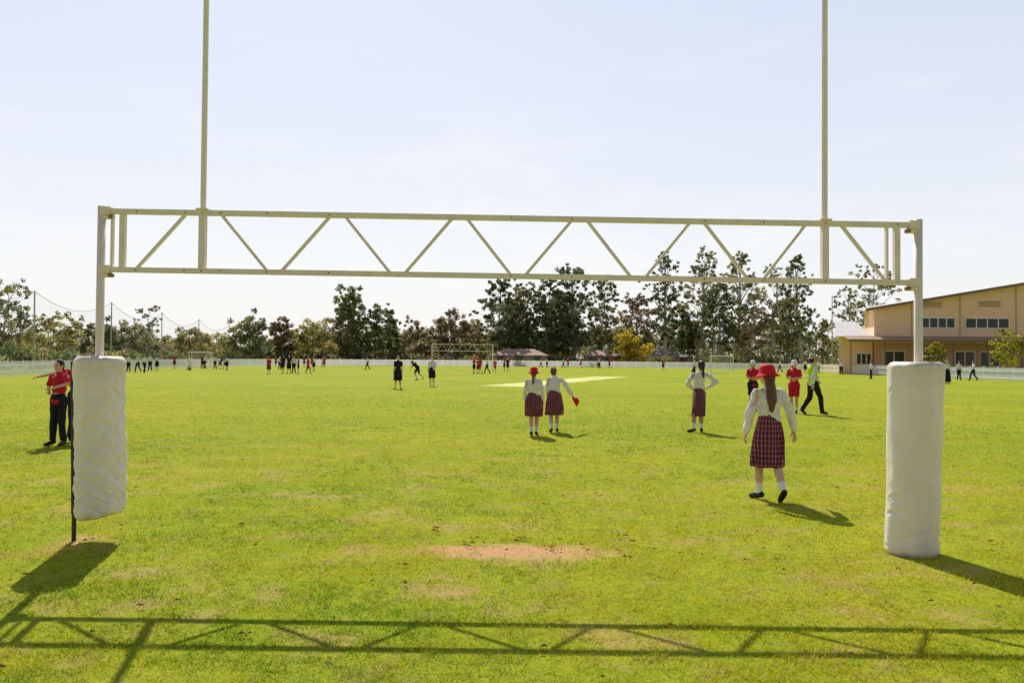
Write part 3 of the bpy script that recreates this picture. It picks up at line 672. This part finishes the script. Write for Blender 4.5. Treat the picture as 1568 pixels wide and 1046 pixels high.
def person_mesh(name,P=None,top='white',sleeve='long',bottom=('skirt','tartan',.42),hat=None,hair=('hairb','pony'),vox=.010,skn='skin',sock=True,vest=False,build=1.,bloused=True,detail=True,item=None,look=0.):
    J={k:Vector(v) for k,v in DEF.items()}
    if P: J.update({k:Vector(v) for k,v in P.items()})
    slots=[];res=MB()
    def mi(k):
        if k not in slots: slots.append(k)
        return slots.index(k)
    def put(mb,key,amp=0.,v=vox,sm=2,fs=9.):
        V,NN,F=remesh(mb,v,sm); res.add(folds(V,NN,amp,fs) if amp>0 else V.tolist(),F,mi(key))
    bw=build
    hd=J['head']; hip=(J['hl']+J['hr'])/2; sh=(J['sl']+J['sr'])/2; RL=Matrix.Rotation(look,3,'Z')
    b=MB()
    b.ell(hd,(.073,.088,.103),rot=RL); b.ell(hd+RL@Vector((0,.025,-.05)),(.055,.062,.062),rot=RL)
    b.cap(hd+Vector((0,-.015,-.06)),.047,J['neck']+Vector((0,0,-.03)),.055)
    if detail:
        b.cap(hd+RL@Vector((0,.088,.005)),.010,hd+RL@Vector((0,.104,-.022)),.014)
        for s in (-1,1): b.ell(hd+RL@Vector((s*.075,-.005,-.008)),(.011,.019,.030),rot=RL)
        b.cap(hd+RL@Vector((-.03,.080,.022)),.012,hd+RL@Vector((.03,.080,.022)),.012)
    b.cap(J['sl'],.045,J['sr'],.045); b.ell(sh.lerp(hip,.28),(.125*bw,.082,.16)); b.cap(sh.lerp(hip,.3),.09,hip,.095); b.ell(hip,(.135*bw,.09,.10))
    for s in 'lr':
        b.cap(J['s'+s],.045,J['e'+s],.036); b.cap(J['e'+s],.036,J['w'+s],.024)
        b.cap(J['h'+s],.080,J['k'+s],.050); b.cap(J['k'+s],.050,J['k'+s].lerp(J['a'+s],.35),.052); b.cap(J['k'+s].lerp(J['a'+s],.35),.052,J['a'+s],.033)
        b.cap(J['a'+s],.033,J['t'+s],.025)
        d=(J['w'+s]-J['e'+s]).normalized(); wv=Vector((0,1,0))-d*d.y
        if wv.length<.3: wv=Vector((0,0,1))-d*d.z
        wv.normalize(); nv=d.cross(wv).normalized()
        inn=Vector((1 if s=='l' else -1,0,0)); 
        if nv.dot(inn)<0: nv=-nv
        c=J['w'+s]+d*.045; rot=Matrix((nv,wv,d)).transposed()
        b.ell(c,(.017,.037,.047),rot=rot)
        if detail:
            for k,(o,l) in enumerate(((.029,.062),(.010,.072),(-.010,.067),(-.028,.052))):
                p=c+d*.034+wv*o; q=p+d*l*.5+nv*.006+wv*o*.18; e_=q+d*l*.42+nv*.022
                b.cap(p,.0095,q,.0088,8); b.cap(q,.0088,e_,.0075,8)
            p=c+wv*.028-d*.02; q=p+wv*.028+d*.030+nv*.01; e_=q+d*.028+wv*.004+nv*.012
            b.cap(p,.012,q,.0105,8); b.cap(q,.0105,e_,.009,8)
        else: b.cap(c,.022,c+d*.07+nv*.015,.015,8)
    put(b,skn,0,min(vox,.0065) if detail and vox<=.0095 else vox,1)
    if detail:
        for s in (-1,1): res.ell(hd+RL@Vector((s*.03,.083,.006)),(.012,.008,.008),mi('eye'),rot=RL,nu=8,nv=6)
        res.ell(hd+RL@Vector((0,.086,-.052)),(.022,.008,.007),mi('lip'),rot=RL,nu=8,nv=6)
    b=MB()
    b.cap(J['sl'],.056,J['sr'],.056); b.cap(J['neck']+Vector((0,0,-.045)),.075,sh.lerp(hip,.15),.10)
    b.ell(sh.lerp(hip,.27),(.150*bw,.105,.17)); b.ell(sh.lerp(hip,.55),(.135*bw,.105,.15))
    wz=.72 if bottom[0]!='pants' else .85
    if not bloused: wz=1.05
    b.ell(sh.lerp(hip,wz),(.140*bw,.112,.085)); 
    for s in 'lr':
        if sleeve=='long':
            b.cap(J['s'+s],.055,J['e'+s],.054); b.cap(J['e'+s],.052,J['e'+s].lerp(J['w'+s],.86),.046); b.cap(J['e'+s].lerp(J['w'+s],.90),.034,J['e'+s].lerp(J['w'+s],.97),.032)
        else:
            b.cap(J['s'+s],.058,J['s'+s].lerp(J['e'+s],.62),.056)
    put(b,top,.024 if vox<.02 else .006)
    res.lathe([(.060,-.02),(.066,.0),(.058,.028),(.052,.028)],J['neck']+Vector((0,0,.01)),18,mi(top))
    if vest:
        b=MB(); b.cap(J['sl']*.82+sh*.18,.066,J['sr']*.82+sh*.18,.066); b.ell(sh.lerp(hip,.30),(.165*bw,.122,.18)); b.ell(sh.lerp(hip,.6),(.155*bw,.122,.16)); b.ell(sh.lerp(hip,.9),(.155*bw,.125,.10))
        put(b,'hivis',.012)
        res.lathe([(.160*bw,0),(.166*bw,.005),(.166*bw,.05),(.160*bw,.055)],sh.lerp(hip,.72),24,mi('silver'),squash=1.03)
    kind,bk=bottom[0],bottom[1]
    if kind=='skirt':
        hem=bottom[2]; top_z=hip.z+.17; seg=120; rows=16; vs=[];fs=[]
        kc=(J['kl']+J['kr'])/2; ph=random.random()*6
        fr=bottom[3] if len(bottom)>3 else .20
        for j in range(rows+1):
            t=j/rows; z=top_z+(hem-top_z)*t
            cx=hip.x+(kc.x-hip.x)*t*t; cy=hip.y+(kc.y-hip.y)*t*t
            rx=.118*bw+(fr-.118)*(1-(1-min(1,t*1.25))**2); ry=.10+(fr*.86-.10)*(1-(1-min(1,t*1.25))**2)
            for k in range(seg):
                a=2*math.pi*k/seg; pl=(abs(((a*11/math.pi+ph)%1)-.5)*2-.5)*.014*min(1,t*2.5)+mnoise.noise(Vector((math.cos(a)*2+ph,math.sin(a)*2,z*3)))*.035*t
                vs.append((cx+(rx+pl)*math.cos(a),cy+(ry+pl)*math.sin(a),z+.012*mnoise.noise(Vector((math.cos(a)*1.5,math.sin(a)*1.5+ph,0)))*t))
        for j in range(rows):
            for k in range(seg):
                k2=(k+1)%seg; fs.append((j*seg+k2,j*seg+k,(j+1)*seg+k,(j+1)*seg+k2))
        res.add(vs,fs,mi(bk))
    else:
        b=MB(); b.ell(hip+Vector((0,0,.03)),(.148*bw,.108,.13)); 
        for s in 'lr':
            if kind=='pants':
                b.cap(J['h'+s],.095,J['k'+s],.068); b.cap(J['k'+s],.068,J['a'+s]+(J['k'+s]-J['a'+s])*.08,.060)
            else: b.cap(J['h'+s],.098,J['h'+s].lerp(J['k'+s],.78),.085)
        put(b,bk,.014 if vox<.02 else .005)
    for s in 'lr':
        a=J['a'+s]; t=J['t'+s]; k=J['k'+s]
        if kind!='pants' and sock:
            b=MB(); b.cap(a.lerp(k,.30 if detail else .4),.044,a,.038); put(b,'sock',0)
        b=MB(); f=(t-a); f.normalize(); heel=a-Vector((0,0,.035))-f*.035
        b.cap(heel,.038,a.lerp(t,.5)+Vector((0,0,-.012)),.041); b.cap(a.lerp(t,.5)+Vector((0,0,-.012)),.040,t+f*.02+Vector((0,0,.005)),.031)
        put(b,'shoe',0)
    hk,ht=hair
    b=MB(); b.ell(hd+RL@Vector((0,-.018,.018)),(.083,.090,.103),rot=RL); b.ell(hd+RL@Vector((0,-.04,-.02)),(.076,.066,.085),rot=RL)
    if ht=='long':
        b.cap(hd+Vector((0,-.07,.0)),.062,Vector((hd.x,-.115,J['neck'].z-.0)),.062,flat=.8); b.cap(Vector((hd.x,-.115,J['neck'].z)),.062,Vector((hd.x+.01,-.125,1.20)),.066,flat=.6)
        b.cap(Vector((hd.x+.01,-.125,1.20)),.066,Vector((hd.x+.005,-.13,1.09)),.028,flat=.6)
    if ht=='pony':
        b.cap(hd+RL@Vector((0,-.085,.01)),.030,hd+RL@Vector((0,-.12,-.03)),.036); b.cap(hd+RL@Vector((0,-.12,-.03)),.036,Vector((hd.x,-.13+hd.y*.5,J['neck'].z-.12)),.018)
    if ht=='bun': b.ell(hd+RL@Vector((0,-.095,.045)),(.04,.04,.04))
    put(b,hk,.010,fs=14.)
    if hat:
        kind_,hm=hat; rot=RL@Matrix.Rotation(math.radians(-6),3,'X'); c=hd+Vector((0,-.012,.03))
        if kind_=='bucket': res.lathe([(.002,.105),(.05,.103),(.085,.088),(.096,.06),(.104,.0),(.108,-.005),(.150,-.035),(.153,-.04),(.150,-.042),(.108,-.014),(.100,-.01)],c,30,mi(hm),rot=rot,squash=.93)
        elif kind_=='wide': res.lathe([(.002,.115),(.05,.113),(.078,.10),(.092,.06),(.102,.0),(.106,-.004),(.185,-.015),(.188,-.02),(.185,-.023),(.106,-.012),(.098,-.01)],c,30,mi(hm),rot=rot,squash=.93)
        else:
            res.lathe([(.002,.100),(.05,.094),(.08,.075),(.098,.03),(.103,-.012),(.098,-.012)],c,26,mi(hm),rot=rot,squash=.9)
            vs=[];n=9
            for j in range(n):
                a=math.pi*(.12+.76*j/(n-1)); p=c+rot@Vector((.092*math.cos(a),.10*math.sin(a),-.005)); q=c+rot@Vector((.098*math.cos(a),.10*math.sin(a)+.075*math.sin(a),-.022)); vs+=[p,q]
            res.add(vs,[(2*j,2*j+1,2*j+3,2*j+2) for j in range(n-1)],mi(hm))
    if item=='hat':
        p=J['wr']+(J['wr']-J['er']).normalized()*.12; res.lathe([(.002,.08),(.06,.075),(.09,.03),(.10,-.0),(.145,-.03),(.14,-.034),(.09,-.005)],p+Vector((.02,0,-.05)),24,mi('hatred'),rot=Matrix.Rotation(1.1,3,'Y'))
    me=res.mesh(name,[CL[s] for s in slots]); me.polygons.foreach_set('use_smooth',np.ones(len(res.F),dtype=bool)); return me
def place(name,me,x,y,h,rz=0.):
    ob=bpy.data.objects.new(name,me); scene.collection.objects.link(ob); ob.location=(x,y,0); s=h/1.60; ob.scale=(s,s,s); ob.rotation_euler=(0,0,rz); return ob
R_=math.radians
place('schoolgirl',person_mesh('schoolgirl',dict(al=(-.075,.10,.085),tl=(-.125,.22,.03),kl=(-.08,.13,.46),ar=(.085,-.24,.145),tr=(.082,-.15,.035),kr=(.08,-.03,.45),
  el=(-.235,-.04,1.05),wl=(-.275,.00,.82),er=(.235,-.05,1.05),wr=(.305,.01,.83),head=(-.02,.02,1.485)),hat=('bucket','hatred'),hair=('hairb','long'),bottom=('skirt','tartan',.40,.19),vox=.009,look=R_(25)),3.09,10.2,1.61,R_(4))
place('schoolgirl',person_mesh('schoolgirl',dict(al=(-.04,-.12,.10),tl=(-.05,-.0,.03),kl=(-.06,.04,.46),ar=(.06,.10,.085),tr=(.07,.24,.03),kr=(.07,.13,.47),el=(-.20,-.05,1.05),wl=(-.205,.05,.84),er=(.205,-.02,1.05),wr=(.22,.06,.84),head=(0,.02,1.485)),
  hat=('bucket','hatred'),hair=('hairb','pony'),bottom=('skirt','tartan',.46,.22)),.48,18.44,1.47,R_(-6))
place('schoolgirl',person_mesh('schoolgirl',dict(al=(-.09,-.10,.10),tl=(-.10,.02,.03),kl=(-.085,.04,.46),ar=(.08,.12,.085),tr=(.10,.26,.03),kr=(.08,.14,.47),el=(-.19,-.03,1.05),wl=(-.17,.10,.90),er=(.30,.02,1.10),wr=(.44,.06,.90),head=(-.03,.03,1.475)),
  hair=('hairb','bun'),bottom=('skirt','tartan',.42,.22),item='hat'),.98,19.3,1.50,R_(5))
place('schoolgirl',person_mesh('schoolgirl',dict(sl=(-.15,-.02,1.28),sr=(.14,.0,1.30),al=(-.16,-.06,.09),tl=(-.23,.02,.03),kl=(-.10,.03,.47),ar=(.06,.02,.085),tr=(.10,.14,.03),kr=(.06,.05,.46),
  el=(-.29,-.05,1.09),wl=(-.13,.06,.96),er=(.36,-.10,1.13),wr=(.17,-.06,1.0),head=(.05,.02,1.485),neck=(.02,-.01,1.34)),hair=('hairk','pony'),bottom=('skirt','tartan',.36,.155),build=.9,skn='skint'),4.33,19.6,1.66,R_(8))
arms_f=dict(el=(-.20,.02,1.06),wl=(.0,.17,1.06),er=(.20,.02,1.06),wr=(-.02,.19,1.02))
walk=dict(al=(-.08,-.28,.14),tl=(-.08,-.18,.04),kl=(-.08,-.03,.46),ar=(.08,.24,.09),tr=(.08,.39,.04),kr=(.08,.18,.48),el=(-.19,.08,1.06),wl=(-.17,.24,.92),er=(.19,-.12,1.06),wr=(.19,-.14,.83))
place('student',person_mesh('student',dict(arms_f,**dict(al=(-.09,.10,.09),tl=(-.1,.23,.03),kl=(-.085,.1,.47),ar=(.085,-.1,.1),tr=(.09,.02,.03))),top='red',sleeve='short',bottom=('shorts','red'),hat=('cap','white'),hair=('hairk','short'),bloused=False,vox=.011),8.98,27.0,1.68,R_(150))
place('teacher',person_mesh('teacher',walk,top='white',sleeve='long',bottom=('pants','black'),hat=('wide','straw'),hair=('hairk','short'),vest=True,bloused=False,vox=.011,build=1.05),9.32,26.3,1.84,R_(-72))
place('student',person_mesh('student',arms_f,top='red',sleeve='short',bottom=('shorts','black'),hat=('cap','white'),hair=('hairb','short'),bloused=False,vox=.012),7.95,28,1.66,R_(190))
place('schoolboy',person_mesh('schoolboy',dict(el=(-.24,.05,1.16),wl=(-.06,.20,1.08),er=(.22,.02,1.07),wr=(.05,.18,.99),al=(-.10,-.02,.085),ar=(.11,.02,.085),tl=(-.13,.1,.03),tr=(.15,.13,.03)),top='red',sleeve='short',bottom=('pants','black'),hair=('hairk','short'),bloused=False,vox=.010,build=1.08),-8.36,15.7,1.58,R_(165))
place('schoolboy',person_mesh('schoolboy',dict(el=(-.36,-.10,1.25),wl=(-.58,-.16,1.20)),top='red',sleeve='short',bottom=('pants','black'),hair=('hairb','short'),bloused=False,vox=.012),-8.36,16.35,1.68,R_(0))
place('schoolboy',person_mesh('schoolboy',None,top='red',sleeve='short',bottom=('pants','black'),hair=('hairk','short'),bloused=False,vox=.012),-8.18,16.7,1.74,R_(200))
print('near people',time.time()-T0)
kw=dict(vox=.020,detail=False)
standA=dict(el=(-.20,.0,1.05),wl=(-.12,.12,.92)); wide=dict(al=(-.14,0,.085),ar=(.14,.02,.085),tl=(-.17,.12,.03),tr=(.17,.13,.03))
sit=dict(hl=(-.08,0,.10),hr=(.08,0,.10),head=(0,.03,.74),neck=(0,.0,.60),sl=(-.148,0,.55),sr=(.148,0,.55),el=(-.2,.12,.36),er=(.2,.12,.36),wl=(-.1,.32,.38),wr=(.1,.32,.38),kl=(-.14,.36,.36),kr=(.14,.36,.36),al=(-.1,.62,.07),ar=(.1,.62,.07),tl=(-.1,.74,.06),tr=(.1,.74,.06))
bend=dict(head=(0,.42,1.22),neck=(0,.32,1.14),sl=(-.148,.28,1.12),sr=(.148,.28,1.12),el=(-.2,.36,.9),er=(.25,.12,.92),wl=(-.12,.5,.75),wr=(.3,.0,.78),kl=(-.1,.2,.46),al=(-.1,.0,.09),kr=(.1,-.05,.44),ar=(.1,-.35,.2),tr=(.1,-.3,.08))
D={
'dark_walk':person_mesh('p',walk,top='black',sleeve='short',bottom=('shorts','black'),hair=('hairk','short'),**kw),
'dark_skirt':person_mesh('p',wide,top='black',sleeve='short',bottom=('skirt','black',.42,.20),hair=('hairk','pony'),**kw),
'dark_bend':person_mesh('p',bend,top='black',sleeve='short',bottom=('shorts','black'),hair=('hairk','short'),bloused=False,**kw),
'white_skirt':person_mesh('p',standA,top='white',bottom=('skirt','black',.45,.18),hair=('hairb','pony'),**kw),
'white_pants':person_mesh('p',wide,top='white',bottom=('pants','black'),hair=('hairk','short'),**kw),
'white_walk':person_mesh('p',walk,top='white',sleeve='short',bottom=('pants','black'),hair=('hairb','short'),**kw),
'red_stand':person_mesh('p',arms_f,top='red',sleeve='short',bottom=('shorts','black'),hair=('hairk','short'),bloused=False,**kw),
'red_skirt':person_mesh('p',standA,top='red',sleeve='short',bottom=('skirt','maroon',.45,.19),hat=('bucket','hatred'),hair=('hairb','pony'),**kw),
'red_walk':person_mesh('p',walk,top='red',sleeve='short',bottom=('shorts','red'),hair=('hairb','short'),bloused=False,**kw),
'long_skirt':person_mesh('p',standA,top='white',bottom=('skirt','black',.14,.21),hat=('wide','straw'),hair=('hairk','short'),**kw),
'sit':person_mesh('p',sit,top='white',bottom=('shorts','black'),hair=('hairk','short'),**kw),
}
LST=[('dark_skirt',-5.93,44.3,1.76,175),('dark_bend',-6.9,62.4,1.7,80),('white_skirt',-4.56,48.6,1.74,170),('red_skirt',-22.3,78,1.6,180),
('dark_walk',-22.1,82,1.75,20),('white_pants',-21.3,83,1.7,190),('dark_skirt',-21.5,82,1.78,170),('red_stand',-20.6,82,1.6,100),('red_walk',-19.9,83,1.6,270),('white_walk',-23.2,97,1.75,80),('white_skirt',-22.6,97,1.7,120),
('white_pants',-37,82,1.7,180),('white_walk',-36.3,82.5,1.7,160),('white_pants',-38.2,89.7,1.75,200),('white_skirt',-37.6,90,1.7,10),('red_stand',-42.5,107,1.7,180),('sit',-36,95,1.5,180),
('white_walk',-37.9,105,1.7,60),('white_pants',-36.9,105.6,1.7,30),('dark_bend',-36.1,105,1.7,280),('dark_walk',-35.4,105,1.7,100),
('white_walk',-34.6,80,1.7,230),('white_pants',-40.8,112,1.7,180),('dark_walk',-39.3,108,1.7,200),('white_skirt',-33.2,99,1.65,60),('white_pants',-28.4,104,1.7,180),
('red_stand',-37.5,135,1.6,180),('red_walk',-36.4,136,1.6,90),('red_skirt',-34.5,134,1.6,180),('red_stand',-33.5,137,1.6,0),('red_skirt',-31.5,134,1.5,200),('white_walk',-30.2,136,1.65,90),('red_walk',-26.5,120,1.6,200),
('white_walk',-18.5,109,1.7,100),('red_stand',-3.95,89,1.65,140),('red_walk',-3.3,89.5,1.65,60),('white_walk',-2.6,90,1.7,100),('red_skirt',-3.6,91,1.6,10),('red_stand',-.9,102,1.7,100),('dark_walk',-.5,102.5,1.65,200),('red_walk',-1.9,96,1.5,200),
('white_pants',6.2,150,1.6,180),('white_walk',9,148,1.7,80),('red_stand',9.8,148,1.6,180),('red_walk',12.2,150,1.7,120),('white_pants',14.6,142,1.7,180),('red_skirt',14.9,146,1.6,180),('white_walk',5.2,152,1.6,300),('red_stand',17,148,1.6,20),
('white_walk',15.8,73.5,1.82,75),('red_stand',21.4,120,1.7,180),('white_pants',39.3,109,1.7,180),('white_skirt',38.0,110,1.75,170),('red_walk',37,112,1.6,200),('white_pants',38.8,100,1.7,160),('white_walk',36,114,1.7,80),('red_stand',30,135,1.6,120),
('long_skirt',32.3,63,1.76,180),('dark_walk',31.95,63.6,1.72,160),('white_walk',40.6,74.7,1.75,80),('white_pants',40.0,76,1.7,180),('red_walk',34.6,74,1.6,100),('white_pants',33,78,1.7,80)]
for k,x,y,h,a in LST: place('student',D[k],x,y,h,R_(a))
print('done',time.time()-T0, 'objs',len(bpy.data.objects))
